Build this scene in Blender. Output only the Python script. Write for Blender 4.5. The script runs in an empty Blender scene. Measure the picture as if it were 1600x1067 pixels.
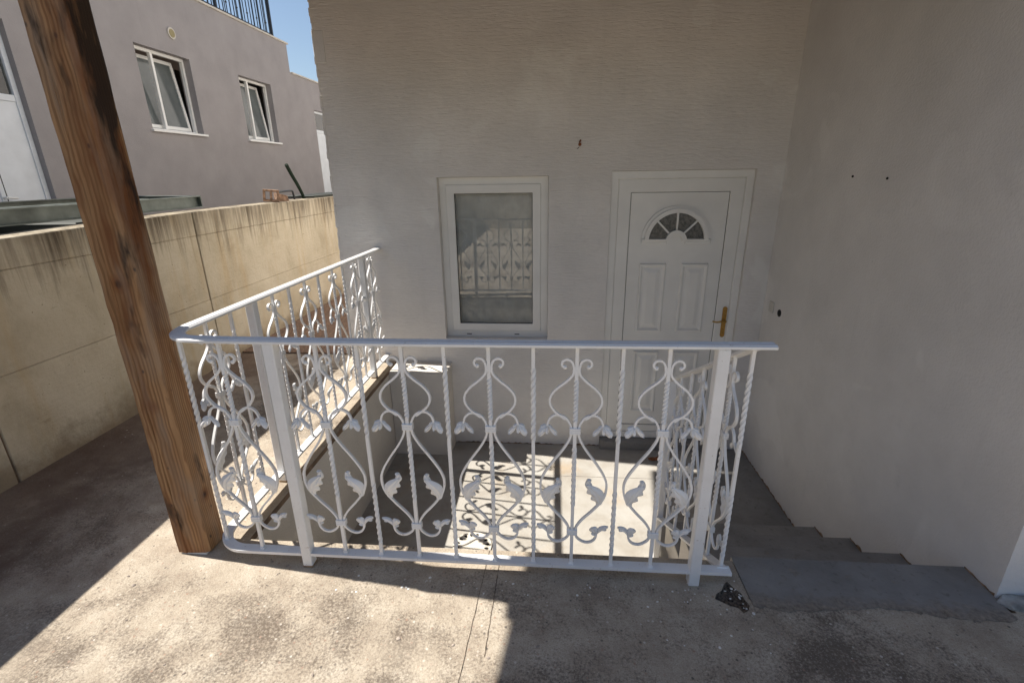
import bpy, bmesh, math, random
from mathutils import Vector, Matrix

# ------------------------------------------------------------------ camera, sky, sun, exposure
scene = bpy.context.scene
C = scene.collection
YAW, PITCH, ROLL = -0.08313791, -0.3308772, -0.01565006
fw = Vector((math.sin(YAW)*math.cos(PITCH), math.cos(YAW)*math.cos(PITCH), math.sin(PITCH)))
r0 = Vector((math.cos(YAW), -math.sin(YAW), 0.0)); u0 = r0.cross(fw)
rt = r0*math.cos(ROLL) + u0*math.sin(ROLL); up = u0*math.cos(ROLL) - r0*math.sin(ROLL)
cam_data = bpy.data.cameras.new('camera'); cam = bpy.data.objects.new('camera', cam_data); C.objects.link(cam)
cam.matrix_world = Matrix(((rt.x, up.x, -fw.x, 0.0), (rt.y, up.y, -fw.y, 0.0), (rt.z, up.z, -fw.z, 1.5), (0, 0, 0, 1)))
cam_data.sensor_width = 36; cam_data.lens = 17.173; cam_data.clip_start = 0.02; cam_data.clip_end = 2000
scene.camera = cam

SUNV = Vector((-1.0, 0.114, 1.2)).normalized()          # towards the sun
EL = math.asin(SUNV.z); AZ = math.atan2(SUNV.x, SUNV.y)
world = bpy.data.worlds.new('World'); scene.world = world; world.use_nodes = True
wn = world.node_tree; bg = wn.nodes['Background']
sky = wn.nodes.new('ShaderNodeTexSky'); sky.sky_type = 'NISHITA'; sky.sun_disc = False
sky.sun_elevation = EL; sky.sun_rotation = AZ % (2*math.pi)
sky.air_density = 1.0; sky.dust_density = 0.8; sky.ozone_density = 1.0
wn.links.new(sky.outputs[0], bg.inputs[0]); bg.inputs[1].default_value = 0.071
sl = bpy.data.lights.new('sun', 'SUN'); sl.energy = 5.0; sl.angle = math.radians(0.53); sl.color = (1.0, 0.95, 0.87)
so = bpy.data.objects.new('sun', sl); C.objects.link(so)
so.rotation_euler = SUNV.to_track_quat('Z', 'Y').to_euler(); so.location = (-8, 3, 9)
vs = scene.view_settings; vs.view_transform = 'Standard'; vs.look = 'None'; vs.gamma = 1; vs.use_curve_mapping = False
vs.exposure = 0.80
scene.render.engine = 'CYCLES'
cy = scene.cycles
cy.max_bounces = 10; cy.diffuse_bounces = 6; cy.glossy_bounces = 4; cy.transmission_bounces = 6; cy.transparent_max_bounces = 10
cy.use_denoising = True
cy.sample_clamp_indirect = 6.0
rnd = random.Random(11)

# ------------------------------------------------------------------ helpers
class MB:
    def __init__(s): s.v = []; s.f = []; s.smooth = []
    def quad(s, a, b, c, d): n = len(s.v); s.v += [a, b, c, d]; s.f.append((n, n+1, n+2, n+3))
    def box(s, x0, x1, y0, y1, z0, z1, bev=0.0):
        if bev > 0: return s.bbox(x0, x1, y0, y1, z0, z1, bev)
        n = len(s.v)
        s.v += [(x0,y0,z0),(x1,y0,z0),(x1,y1,z0),(x0,y1,z0),(x0,y0,z1),(x1,y0,z1),(x1,y1,z1),(x0,y1,z1)]
        s.f += [(n,n+3,n+2,n+1),(n+4,n+5,n+6,n+7),(n,n+1,n+5,n+4),(n+1,n+2,n+6,n+5),(n+2,n+3,n+7,n+6),(n+3,n,n+4,n+7)]
        return s
    def bbox(s, x0, x1, y0, y1, z0, z1, b):
        # chamfered box: 24 verts
        bm = bmesh.new(); r = bmesh.ops.create_cube(bm, size=1)
        for v in bm.verts:
            v.co = Vector((x0+(v.co.x+.5)*(x1-x0), y0+(v.co.y+.5)*(y1-y0), z0+(v.co.z+.5)*(z1-z0)))
        bmesh.ops.bevel(bm, geom=list(bm.edges), offset=b, segments=1, affect='EDGES')
        s.add_bm(bm); return s
    def add_bm(s, bm):
        bm.verts.index_update(); n = len(s.v)
        s.v += [tuple(v.co) for v in bm.verts]; s.f += [tuple(n+v.index for v in f.verts) for f in bm.faces]; bm.free()
    def hexa(s, p):   # 8 points, same order as box
        n = len(s.v); s.v += [tuple(q) for q in p]
        s.f += [(n,n+3,n+2,n+1),(n+4,n+5,n+6,n+7),(n,n+1,n+5,n+4),(n+1,n+2,n+6,n+5),(n+2,n+3,n+7,n+6),(n+3,n,n+4,n+7)]
        return s
    def tube(s, pts, r, k=8, r1=None):
        pts = [Vector(p) for p in pts]; m = len(pts); n0 = len(s.v)
        for i, p in enumerate(pts):
            t = (pts[min(i+1, m-1)] - pts[max(i-1, 0)]).normalized()
            a = Vector((0,0,1)) if abs(t.z) < .9 else Vector((1,0,0))
            e1 = t.cross(a).normalized(); e2 = t.cross(e1)
            rr = r if r1 is None else r + (r1-r)*i/(m-1)
            for j in range(k):
                an = 2*math.pi*j/k; s.v.append(tuple(p + e1*math.cos(an)*rr + e2*math.sin(an)*rr))
        for i in range(m-1):
            for j in range(k):
                a, b = n0+i*k+j, n0+i*k+(j+1) % k; s.f.append((a, b, b+k, a+k))
        s.f.append(tuple(n0+j for j in range(k))[::-1]); s.f.append(tuple(n0+(m-1)*k+j for j in range(k)))
        return s
    def sweep(s, pts, prof, side=None):
        # sweep a 2D profile (a along 'side', b along up) along a path
        pts = [Vector(p) for p in pts]; m = len(pts); k = len(prof); n0 = len(s.v)
        for i, p in enumerate(pts):
            t = (pts[min(i+1, m-1)] - pts[max(i-1, 0)]).normalized()
            if side is None:
                e1 = t.cross(Vector((0,0,1))).normalized(); e2 = e1.cross(t)
            else:
                e2 = Vector(side); e1 = t.cross(e2).normalized()
            for a, b in prof: s.v.append(tuple(p + e1*a + e2*b))
        for i in range(m-1):
            for j in range(k):
                a, b = n0+i*k+j, n0+i*k+(j+1) % k; s.f.append((a, b, b+k, a+k))
        s.f.append(tuple(n0+j for j in range(k))[::-1]); s.f.append(tuple(n0+(m-1)*k+j for j in range(k)))
        return s
    def mesh(s, name, mat, smooth=False):
        me = bpy.data.meshes.new(name); me.from_pydata([tuple(v) for v in s.v], [], s.f); me.validate()
        bm = bmesh.new(); bm.from_mesh(me); bmesh.ops.recalc_face_normals(bm, faces=bm.faces); bm.to_mesh(me); bm.free()
        if mat: me.materials.append(mat)
        if smooth:
            me.polygons.foreach_set('use_smooth', [True]*len(me.polygons))
            try: me.set_sharp_from_angle(angle=math.radians(38))
            except Exception: pass
        return me
    def build(s, name, mat, parent=None, smooth=False):
        return link(name, s.mesh(name, mat, smooth), parent)
def link(name, me, parent=None, loc=None):
    o = bpy.data.objects.new(name, me); C.objects.link(o)
    if parent: o.parent = parent
    if loc: o.location = loc
    return o
def tag(o, label=None, cat=None, group=None, kind=None):
    if label: o['label'] = label
    if cat: o['category'] = cat
    if group: o['group'] = group
    if kind: o['kind'] = kind
    return o
def thing(name, label, cat, loc=(0, 0, 0), group=None):
    o = bpy.data.objects.new(name, None); C.objects.link(o); o.empty_display_size = .1; o.location = loc
    return tag(o, label, cat, group)
def catmull(P, n=6, closed=False):
    P = [Vector(p) for p in P]; out = []
    for i in range(len(P)-1):
        p0 = P[max(i-1, 0)]; p1 = P[i]; p2 = P[i+1]; p3 = P[min(i+2, len(P)-1)]
        for j in range(n):
            t = j/n
            out.append(.5*((2*p1) + (-p0+p2)*t + (2*p0-5*p1+4*p2-p3)*t*t + (-p0+3*p1-3*p2+p3)*t**3))
    out.append(P[-1]); return out

# ------------------------------------------------------------------ materials
def new_mat(name):
    m = bpy.data.materials.new(name); m.use_nodes = True
    return m, m.node_tree, m.node_tree.nodes['Principled BSDF']
class N:
    def __init__(s, nt): s.nt = nt
    def node(s, t, **kw):
        n = s.nt.nodes.new(t)
        for k, v in kw.items(): setattr(n, k, v)
        return n
    def coord(s, scale=(1, 1, 1), loc=(0, 0, 0), rot=(0, 0, 0)):
        g = s.node('ShaderNodeNewGeometry'); mp = s.node('ShaderNodeMapping')
        mp.inputs['Scale'].default_value = scale; mp.inputs['Location'].default_value = loc; mp.inputs['Rotation'].default_value = rot
        s.nt.links.new(g.outputs['Position'], mp.inputs[0]); return mp.outputs[0]
    def noise(s, vec, scale, detail=5, rough=.55, dist=0.0):
        n = s.node('ShaderNodeTexNoise'); n.inputs['Scale'].default_value = scale; n.inputs['Detail'].default_value = detail
        n.inputs['Roughness'].default_value = rough; n.inputs['Distortion'].default_value = dist
        s.nt.links.new(vec, n.inputs['Vector']); return n.outputs['Fac']
    def voro(s, vec, scale, feat='F1', out='Distance', rnd=1.0):
        n = s.node('ShaderNodeTexVoronoi', feature=feat); n.inputs['Scale'].default_value = scale; n.inputs['Randomness'].default_value = rnd
        s.nt.links.new(vec, n.inputs['Vector']); return n.outputs[out]
    def ramp(s, fac, stops, interp='LINEAR'):
        n = s.node('ShaderNodeValToRGB'); n.color_ramp.interpolation = interp
        e = n.color_ramp.elements
        while len(e) > 2: e.remove(e[-1])
        for i, (p, c) in enumerate(stops):
            if isinstance(c, (int, float)): c = (c, c, c)
            el = e[i] if i < 2 else e.new(p)
            el.position = p; el.color = (*c, 1)
        s.nt.links.new(fac, n.inputs[0]); return n.outputs['Color']
    def mix(s, fac, a, b, mode='MIX'):
        n = s.node('ShaderNodeMix', data_type='RGBA', blend_type=mode)
        for sock, v in ((n.inputs[0], fac), (n.inputs[6], a), (n.inputs[7], b)):
            if isinstance(v, bpy.types.NodeSocket): s.nt.links.new(v, sock)
            elif isinstance(v, (int, float)): sock.default_value = v if sock is n.inputs[0] else (v, v, v, 1)
            else: sock.default_value = (*v, 1)
        return n.outputs[2]
    def math(s, op, a, b=0.0):
        n = s.node('ShaderNodeMath', operation=op)
        for i, v in enumerate((a, b)):
            if isinstance(v, bpy.types.NodeSocket): s.nt.links.new(v, n.inputs[i])
            else: n.inputs[i].default_value = v
        return n.outputs[0]
    def bump(s, h, strength=.3, dist=.01, prev=None):
        n = s.node('ShaderNodeBump'); n.inputs['Strength'].default_value = strength; n.inputs['Distance'].default_value = dist
        s.nt.links.new(h, n.inputs['Height'])
        if prev: s.nt.links.new(prev, n.inputs['Normal'])
        return n.outputs[0]
def simple(name, col, rough=.5, metal=0.0, var=0.06, vscale=6.0, bump=0.0, bscale=200.0, spec=.5):
    m, nt, b = new_mat(name); n = N(nt)
    f = n.noise(n.coord(), vscale, 5)
    lo = tuple(c*(1-var*2) for c in col); hi = tuple(min(1, c*(1+var)) for c in col)
    nt.links.new(n.ramp(f, [(.3, lo), (.7, hi)]), b.inputs['Base Color'])
    b.inputs['Roughness'].default_value = rough; b.inputs['Metallic'].default_value = metal; b.inputs['Specular IOR Level'].default_value = spec
    if bump: nt.links.new(n.bump(n.noise(n.coord(), bscale, 3), bump, .003), b.inputs['Normal'])
    return m

PLOC = (3.4, 4.6, 1.8)  # algae noise offset: dark drifts fall in shade, sunlit middle stays pale
def mat_concrete_patio():
    m, nt, b = new_mat('patio_concrete'); n = N(nt)
    big = n.noise(n.coord(loc=PLOC), 1.7, 6, .62, .3)
    mid = n.noise(n.coord(loc=(3.1, 1.7, 0)), 6.0, 9, .72)
    fine = n.noise(n.coord(), 210, 3, .75)
    base = n.ramp(mid, [(.30, (.30, .245, .19)), (.5, (.44, .375, .295)), (.70, (.55, .485, .395))])
    # black-brown algae in speckled drifts; their placement also deepens the shaded sides
    sp_ = n.noise(n.coord(loc=(9, 4, 0)), 105, 6, .72)
    drift = n.math('ADD', n.math('MULTIPLY', big, 1.25), n.math('MULTIPLY', n.noise(n.coord(loc=(2, 8, 0)), 11, 6, .7), .55))
    m2 = n.node('ShaderNodeMapRange'); nt.links.new(n.math('ADD', drift, n.math('MULTIPLY', sp_, 1.0)), m2.inputs[0]); m2.inputs[1].default_value = 1.37; m2.inputs[2].default_value = 1.60
    col = n.mix(n.math('MULTIPLY', m2.outputs[0], .74), base, (.075, .056, .045))
    # short tooling scratches
    sc = n.noise(n.coord(scale=(130, 22, 1), rot=(0, 0, .5)), 1.0, 3, .6)
    col = n.mix(n.math('MULTIPLY', n.ramp(sc, [(.68, 0), (.74, .7)]), n.ramp(n.noise(n.coord(loc=(7, 1, 0)), 2.4, 3), [(.5, 0), (.58, 1)])), col, (.14, .11, .09))
    col = n.mix(n.ramp(fine, [(.36, .5), (.50, 0)]), col, (.17, .135, .105))
    col = n.mix(n.ramp(n.noise(n.coord(loc=(5, 5, 0)), 150, 3, .7), [(.58, 0), (.68, .45)]), col, (.64, .58, .49))
    # exposed aggregate: pale, red and dark grains
    vd = n.voro(n.coord(), 70); vc = n.voro(n.coord(), 70, 'F1', 'Color')
    sep = n.node('ShaderNodeSeparateColor'); nt.links.new(vc, sep.inputs[0])
    grain = n.math('MULTIPLY', n.ramp(vd, [(.26, 1), (.34, 0)]), n.ramp(sep.outputs[0], [(.80, 0), (.83, .8)]))
    gcol = n.ramp(sep.outputs[1], [(.05, (.62, .57, .50)), (.25, (.44, .36, .29)), (.5, (.34, .22, .16)), (.7, (.28, .24, .20)), (.95, (.10, .09, .08))])
    col = n.mix(grain, col, gcol)
    bare = n.ramp(n.noise(n.coord(loc=(1.2, -.6, 0)), 1.4, 4, .5), [(.56, 0), (.70, .7)])
    col = n.mix(bare, col, (.55, .475, .375))
    # dark reddish mottling, stronger towards the retaining wall
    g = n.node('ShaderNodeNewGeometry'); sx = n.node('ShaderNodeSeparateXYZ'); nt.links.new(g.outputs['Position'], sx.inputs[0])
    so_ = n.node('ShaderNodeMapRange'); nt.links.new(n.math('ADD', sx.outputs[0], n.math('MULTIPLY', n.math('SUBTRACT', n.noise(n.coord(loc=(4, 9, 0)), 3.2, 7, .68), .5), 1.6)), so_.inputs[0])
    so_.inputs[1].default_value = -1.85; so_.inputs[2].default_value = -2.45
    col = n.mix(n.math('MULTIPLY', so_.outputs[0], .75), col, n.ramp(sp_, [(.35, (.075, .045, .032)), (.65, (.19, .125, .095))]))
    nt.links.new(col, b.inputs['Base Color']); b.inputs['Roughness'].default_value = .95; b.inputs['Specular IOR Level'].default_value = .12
    h = n.math('ADD', n.noise(n.coord(), 120, 6, .75), n.math('MULTIPLY', vd, -.4))
    nt.links.new(n.bump(h, .55, .006, n.bump(mid, .3, .015)), b.inputs['Normal'])
    return m
def mat_wall_plaster(name, comb=True, col=(.82, .79, .755), patch=.3):
    m, nt, b = new_mat(name); n = N(nt)
    f = n.noise(n.coord(), 2.2, 6, .6)
    c = n.ramp(f, [(.3, tuple(x*.85 for x in col)), (.7, col)])
    pt = n.noise(n.coord(loc=(2.7, 0, 1.1)), 1.9, 3, .45, .6); c = n.mix(n.ramp(pt, [(.60, 0), (.63, patch)]), c, tuple(min(.88, x*1.12) for x in col))
    sm = n.noise(n.coord(loc=(0, 4, 2)), 6.5, 6, .7); c = n.mix(n.ramp(sm, [(.60, 0), (.78, .28)]), c, tuple(x*.66 for x in col))
    drip = n.noise(n.coord(scale=(14, 14, .9)), 1.0, 4, .6)
    c = n.mix(n.ramp(drip, [(.60, 0), (.85, .22)]), c, tuple(x*.72 for x in col))
    speck = n.ramp(n.voro(n.coord(), 9), [(.010, 1), (.016, 0)])
    c = n.mix(n.math('MULTIPLY', speck, .8), c, (.12, .09, .07))
    nt.links.new(c, b.inputs['Base Color']); b.inputs['Roughness'].default_value = .85; b.inputs['Specular IOR Level'].default_value = .25
    if comb:
        h = n.noise(n.coord(scale=(9, 9, 95)), 1.0, 5, .62, .4); h2 = n.noise(n.coord(scale=(25, 25, 120)), 1.0, 4, .6)
        nt.links.new(n.bump(n.math('ADD', h, n.math('MULTIPLY', h2, .8)), .70, .007), b.inputs['Normal'])
    else:
        h = n.noise(n.coord(), 75, 4, .55); h2 = n.noise(n.coord(), 220, 3, .5)
        nt.links.new(n.bump(n.math('ADD', h, n.math('MULTIPLY', h2, .5)), .5, .006), b.inputs['Normal'])
    return m
def mat_retaining():
    m, nt, b = new_mat('old_cast_concrete'); n = N(nt)
    f = n.noise(n.coord(), 2.6, 7, .62, .3)
    c = n.ramp(f, [(.28, (.39, .33, .235)), (.5, (.51, .445, .335)), (.75, (.60, .535, .42))])
    # vertical ochre runs from stretched noise
    run = n.noise(n.coord(scale=(9, 9, .8)), 1.0, 5, .6, .2)
    c = n.mix(n.ramp(run, [(.52, 0), (.74, .5)]), c, (.46, .34, .19))
    # black streaks hanging from the top edge
    g = n.node('ShaderNodeNewGeometry'); sx = n.node('ShaderNodeSeparateXYZ'); nt.links.new(g.outputs['Position'], sx.inputs[0])
    st = n.noise(n.coord(scale=(26, 26, 1.3)), 1.0, 4, .65)
    topm = n.ramp(n.math('ADD', n.math('MULTIPLY', sx.outputs[2], 1.0), n.math('MULTIPLY', n.math('SUBTRACT', st, .5), .9)), [(1.02, 0), (1.0, 0)])
    mr = n.node('ShaderNodeMapRange'); nt.links.new(n.math('ADD', sx.outputs[2], n.math('MULTIPLY', n.math('SUBTRACT', st, .5), 1.1)), mr.inputs[0])
    mr.inputs[1].default_value = .98; mr.inputs[2].default_value = 1.30
    c = n.mix(n.math('MULTIPLY', mr.outputs[0], n.ramp(n.noise(n.coord(scale=(3, 3, .6), loc=(0, 3, 0)), 1.0, 5, .6), [(.30, .35), (.60, .95)])), c, (.095, .072, .05))
    # browner and darker towards the foot, uneven edge
    mr2 = n.node('ShaderNodeMapRange'); nt.links.new(n.math('ADD', sx.outputs[2], n.math('MULTIPLY', n.math('SUBTRACT', n.noise(n.coord(), 5, 6, .65), .5), .5)), mr2.inputs[0])
    mr2.inputs[1].default_value = .16; mr2.inputs[2].default_value = .02
    c = n.mix(n.math('MULTIPLY', mr2.outputs[0], .7), c, (.20, .145, .09))
    pit = n.ramp(n.voro(n.coord(), 26), [(.05, 1), (.10, 0)])
    pit = n.math('MULTIPLY', pit, n.ramp(n.noise(n.coord(), 4, 3), [(.5, 0), (.6, 1)]))
    c = n.mix(pit, c, (.12, .09, .06))
    scr = n.noise(n.coord(scale=(40, 7, 60)), 1.0, 4, .7)
    c = n.mix(n.ramp(scr, [(.66, 0), (.74, .6)]), c, (.22, .17, .11))
    nt.links.new(c, b.inputs['Base Color']); b.inputs['Roughness'].default_value = .95; b.inputs['Specular IOR Level'].default_value = .2
    grain = n.noise(n.coord(scale=(8, 3, 60)), 1.0, 5, .6)
    h = n.math('ADD', n.noise(n.coord(), 40, 7, .7), n.math('MULTIPLY', grain, .6))
    nt.links.new(n.bump(h, .5, .012), b.inputs['Normal'])
    return m
def mat_wood():
    m, nt, b = new_mat('weathered_timber'); n = N(nt)
    tc = n.node('ShaderNodeTexWave', wave_type='RINGS', rings_direction='Z', wave_profile='SIN')
    tc.inputs['Scale'].default_value = 52; tc.inputs['Distortion'].default_value = 1.4; tc.inputs['Detail'].default_value = 2; tc.inputs['Detail Scale'].default_value = .6
    nt.links.new(n.coord(scale=(1, 1, .035), loc=(1.60, -1.76, 0)), tc.inputs['Vector'])
    fib = n.noise(n.coord(scale=(190, 190, 4)), 1.0, 5, .65)
    tone = n.noise(n.coord(scale=(9, 9, 1.1), loc=(1, 5, 2)), 1.0, 4, .55)
    lite = n.ramp(tone, [(.3, (.28, .14, .06)), (.6, (.43, .255, .13)), (.8, (.45, .30, .18))])
    c = n.mix(n.ramp(tc.outputs['Fac'], [(.25, .6), (.60, 0)]), lite, (.17, .075, .028))
    c = n.mix(n.ramp(fib, [(.34, .55), (.56, 0)]), c, (.21, .12, .055))
    # knots with dark hearts
    kv = n.voro(n.coord(scale=(8, 8, 6.0), loc=(.3, .2, .15)), 1.0)
    c = n.mix(n.ramp(kv, [(.12, .75), (.26, 0)]), c, (.20, .075, .025)); c = n.mix(n.ramp(kv, [(.05, 1), (.12, 0)]), c, (.05, .02, .01))
    k2 = n.voro(n.coord(scale=(17, 17, 11), loc=(.7, .1, .35)), 1.0); c = n.mix(n.ramp(k2, [(.05, .9), (.11, 0)]), c, (.07, .05, .045))
    # red-brown resin, grey weathering, scorch marks
    st = n.noise(n.coord(scale=(10, 10, 1.3), loc=(5, 2, 3.2)), 1.0, 4, .55, .4)
    c = n.mix(n.ramp(st, [(.48, 0), (.62, .85)]), c, (.17, .062, .022))
    gr = n.noise(n.coord(scale=(11, 11, 1.8), loc=(8, 1, 4)), 1.0, 4, .6)
    c = n.mix(n.ramp(gr, [(.5, 0), (.68, .55)]), c, (.30, .24, .185))
    bl = n.noise(n.coord(scale=(12, 12, 3.2), loc=(2, 7, .6)), 1.0, 4, .6)
    g = n.node('ShaderNodeNewGeometry'); sx = n.node('ShaderNodeSeparateXYZ'); nt.links.new(g.outputs['Position'], sx.inputs[0])
    mr = n.node('ShaderNodeMapRange'); nt.links.new(sx.outputs[2], mr.inputs[0]); mr.inputs[1].default_value = 1.15; mr.inputs[2].default_value = 1.7
    mx_ = n.node('ShaderNodeMapRange'); nt.links.new(sx.outputs[0], mx_.inputs[0]); mx_.inputs[1].default_value = -1.475; mx_.inputs[2].default_value = -1.43
    bl2 = n.math('ADD', n.math('ADD', bl, n.math('MULTIPLY', mr.outputs[0], .06)), n.math('MULTIPLY', n.math('MULTIPLY', mr.outputs[0], mx_.outputs[0]), .12))
    c = n.mix(n.ramp(bl2, [(.60, 0), (.72, .92)]), c, (.024, .016, .012))
    nt.links.new(c, b.inputs['Base Color']); b.inputs['Roughness'].default_value = .75; b.inputs['Specular IOR Level'].default_value = .3
    nt.links.new(n.bump(n.math('ADD', n.math('MULTIPLY', fib, 1.0), n.math('MULTIPLY', tc.outputs['Fac'], .4)), .5, .003), b.inputs['Normal'])
    return m
def mat_landing():
    m, nt, b = new_mat('cream_screed'); n = N(nt)
    f = n.noise(n.coord(), 3.0, 7, .65, .4)
    c = n.ramp(f, [(.30, (.30, .265, .22)), (.5, (.40, .375, .335)), (.7, (.45, .43, .395))])
    r = n.noise(n.coord(loc=(4, 0, 0)), 2.3, 5, .6); c = n.mix(n.ramp(r, [(.58, 0), (.76, .5)]), c, (.42, .28, .14))
    d = n.noise(n.coord(loc=(0, 6, 0)), 30, 6, .7); c = n.mix(n.ramp(d, [(.60, 0), (.8, .5)]), c, (.30, .24, .18))
    nt.links.new(c, b.inputs['Base Color']); b.inputs['Roughness'].default_value = .8; b.inputs['Specular IOR Level'].default_value = .25
    nt.links.new(n.bump(n.noise(n.coord(), 50, 6, .65), .3, .005), b.inputs['Normal'])
    return m
def mat_grey_paint():
    m, nt, b = new_mat('worn_grey_floor_paint'); n = N(nt)
    f = n.noise(n.coord(), 4.0, 7, .65)
    c = n.ramp(f, [(.3, (.20, .193, .182)), (.65, (.30, .288, .272))])
    d = n.noise(n.coord(loc=(3, 2, 0)), 28, 7, .72); c = n.mix(n.ramp(d, [(.56, 0), (.72, .7)]), c, (.10, .085, .07))
    g = n.node('ShaderNodeNewGeometry'); sx = n.node('ShaderNodeSeparateXYZ'); nt.links.new(g.outputs['Position'], sx.inputs[0])
    ed = n.node('ShaderNodeMapRange'); nt.links.new(n.math('ADD', sx.outputs[1], n.math('MULTIPLY', n.math('SUBTRACT', n.noise(n.coord(loc=(1, 1, 0)), 16, 8, .75), .5), .20)), ed.inputs[0])
    ed.inputs[1].default_value = 1.50; ed.inputs[2].default_value = 1.425
    worn = n.ramp(n.noise(n.coord(), 60, 6, .75), [(.35, (.13, .105, .085)), (.65, (.34, .29, .235))])
    c = n.mix(ed.outputs[0], c, worn)
    bare = n.noise(n.coord(loc=(5, 0, 3)), 9, 7, .7); c = n.mix(n.ramp(bare, [(.62, 0), (.68, .6)]), c, worn)
    nt.links.new(c, b.inputs['Base Color']); b.inputs['Roughness'].default_value = .6; b.inputs['Specular IOR Level'].default_value = .35
    nt.links.new(n.bump(n.noise(n.coord(), 70, 6, .7), .4, .006), b.inputs['Normal'])
    return m
def mat_white_metal():
    m, nt, b = new_mat('white_enamel_paint'); n = N(nt)
    f = n.noise(n.coord(), 9, 5, .6)
    c = n.ramp(f, [(.3, (.80, .795, .785)), (.7, (.88, .88, .875))])
    s = n.noise(n.coord(loc=(2, 3, 1)), 85, 5, .7); c = n.mix(n.ramp(s, [(.63, 0), (.71, .75)]), c, (.36, .26, .18))
    nt.links.new(c, b.inputs['Base Color']); b.inputs['Roughness'].default_value = .42; b.inputs['Specular IOR Level'].default_value = .45
    nt.links.new(n.bump(n.noise(n.coord(), 260, 3, .5), .25, .002), b.inputs['Normal'])
    return m
def mat_glass(name, tint=(1, 1, 1), rough=0.0):
    m, nt, b = new_mat(name); n = N(nt); nt.nodes.remove(b)
    fr = n.node('ShaderNodeFresnel'); fr.inputs[0].default_value = 1.85
    gl = n.node('ShaderNodeBsdfGlossy'); gl.inputs['Roughness'].default_value = rough
    tr = n.node('ShaderNodeBsdfTransparent'); tr.inputs[0].default_value = (*tint, 1)
    mx = n.node('ShaderNodeMixShader'); nt.links.new(fr.outputs[0], mx.inputs[0]); nt.links.new(tr.outputs[0], mx.inputs[1]); nt.links.new(gl.outputs[0], mx.inputs[2])
    nt.links.new(mx.outputs[0], nt.nodes['Material Output'].inputs[0]); return m

M = dict(
    patio=mat_concrete_patio(), wall=mat_wall_plaster('combed_white_render', True), wing=mat_wall_plaster('sprayed_white_render', False, (.79, .775, .755)),
    pit=mat_wall_plaster('white_pit_render', False, (.74, .695, .63)), retain=mat_retaining(), wood=mat_wood(), landing=mat_landing(), grey=mat_grey_paint(),
    iron=mat_white_metal(), pvc=simple('white_pvc', (.83, .82, .785), .35, var=.03, vscale=4), pvc_cool=simple('neighbour_white_pvc', (.70, .73, .76), .4, var=.04),
    gasket=simple('black_gasket', (.02, .02, .02), .6), glass=mat_glass('window_glass'), glass_dark=mat_glass('dark_glass', (.55, .58, .58)),
    net_glass=simple('curtained_glass', (.13, .145, .145), .12, var=.15, vscale=1.5), damp=simple('damp_tide_mark', (.33, .22, .14), .95, var=.4, vscale=30), curtain=simple('net_curtain', (.82, .82, .76), .9, var=.08, vscale=12), dark=simple('dark_room', (.018, .018, .02), .9), room=simple('dim_room', (.34, .345, .35), .9, var=.2, vscale=2),
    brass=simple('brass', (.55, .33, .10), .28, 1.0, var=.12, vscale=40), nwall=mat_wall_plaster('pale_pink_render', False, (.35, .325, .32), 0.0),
    coping=simple('coping_stone', (.58, .54, .47), .8, var=.1), black_iron=simple('black_iron', (.012, .016, .022), .4, spec=.4), galv=simple('galvanised_steel', (.22, .25, .23), .5, .3, var=.2, vscale=7),
    clay=simple('clay_brick', (.30, .185, .12), .9, var=.35, vscale=30, bump=.5), hose=simple('green_hose', (.018, .028, .02), .85, spec=.1), plate=simple('switch_plate', (.60, .58, .53), .4),
    hole=simple('black_hole', (.008, .008, .008), .8), soil=simple('yard_soil', (.22, .16, .11), .95, var=.3, vscale=6, bump=.6, bscale=60), slab=simple('slab_edge', (.22, .15, .10), .95, var=.25, vscale=14, bump=.6, bscale=90),
    soil_dark=simple('dark_earth', (.15, .115, .085), .95, var=.55, vscale=90, bump=1.0, bscale=60), rubber=simple('dark_sheet', (.03, .034, .026), .7), chips=simple('white_paint_chips', (.78, .77, .73), .6), pebble=simple('pebbles', (.36, .30, .25), .85, var=.3, vscale=40),
    leaf=simple('dry_leaf', (.26, .09, .03), .8, var=.3, vscale=60), timber2=simple('roof_boards', (.20, .12, .06), .8, var=.2, vscale=9), tile=simple('clay_roof_tile', (.40, .17, .09), .85, var=.2, vscale=8),
    garden=simple('cream_garden_wall', (.58, .52, .42), .9, var=.1, vscale=3, bump=.3, bscale=60), gravel=simple('red_gravel', (.23, .145, .10), .95, var=.35, vscale=60, bump=1.0, bscale=70),
    drain=simple('drain_plastic', (.68, .63, .54), .5, var=.08, vscale=30), rust=simple('rust_foot', (.40, .27, .16), .8, var=.2, vscale=60), mortar=simple('mortar_lump', (.38, .38, .36), .95, var=.25, vscale=25, bump=.9, bscale=60),
)

# ------------------------------------------------------------------ levels of the place
LZ = -0.765            # sunken landing
XP = -1.31             # left edge of the pit
YP = 1.650             # front edge of the pit
YB = 3.80              # house front wall
XW = 1.64              # wing wall
XR = -2.78             # retaining wall face
XH = -1.675            # house corner

# ---- ground
tag(MB().box(-400, 400, -400, 400, -1.6, -1.2).build('ground', M['soil']), kind='structure')
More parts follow.
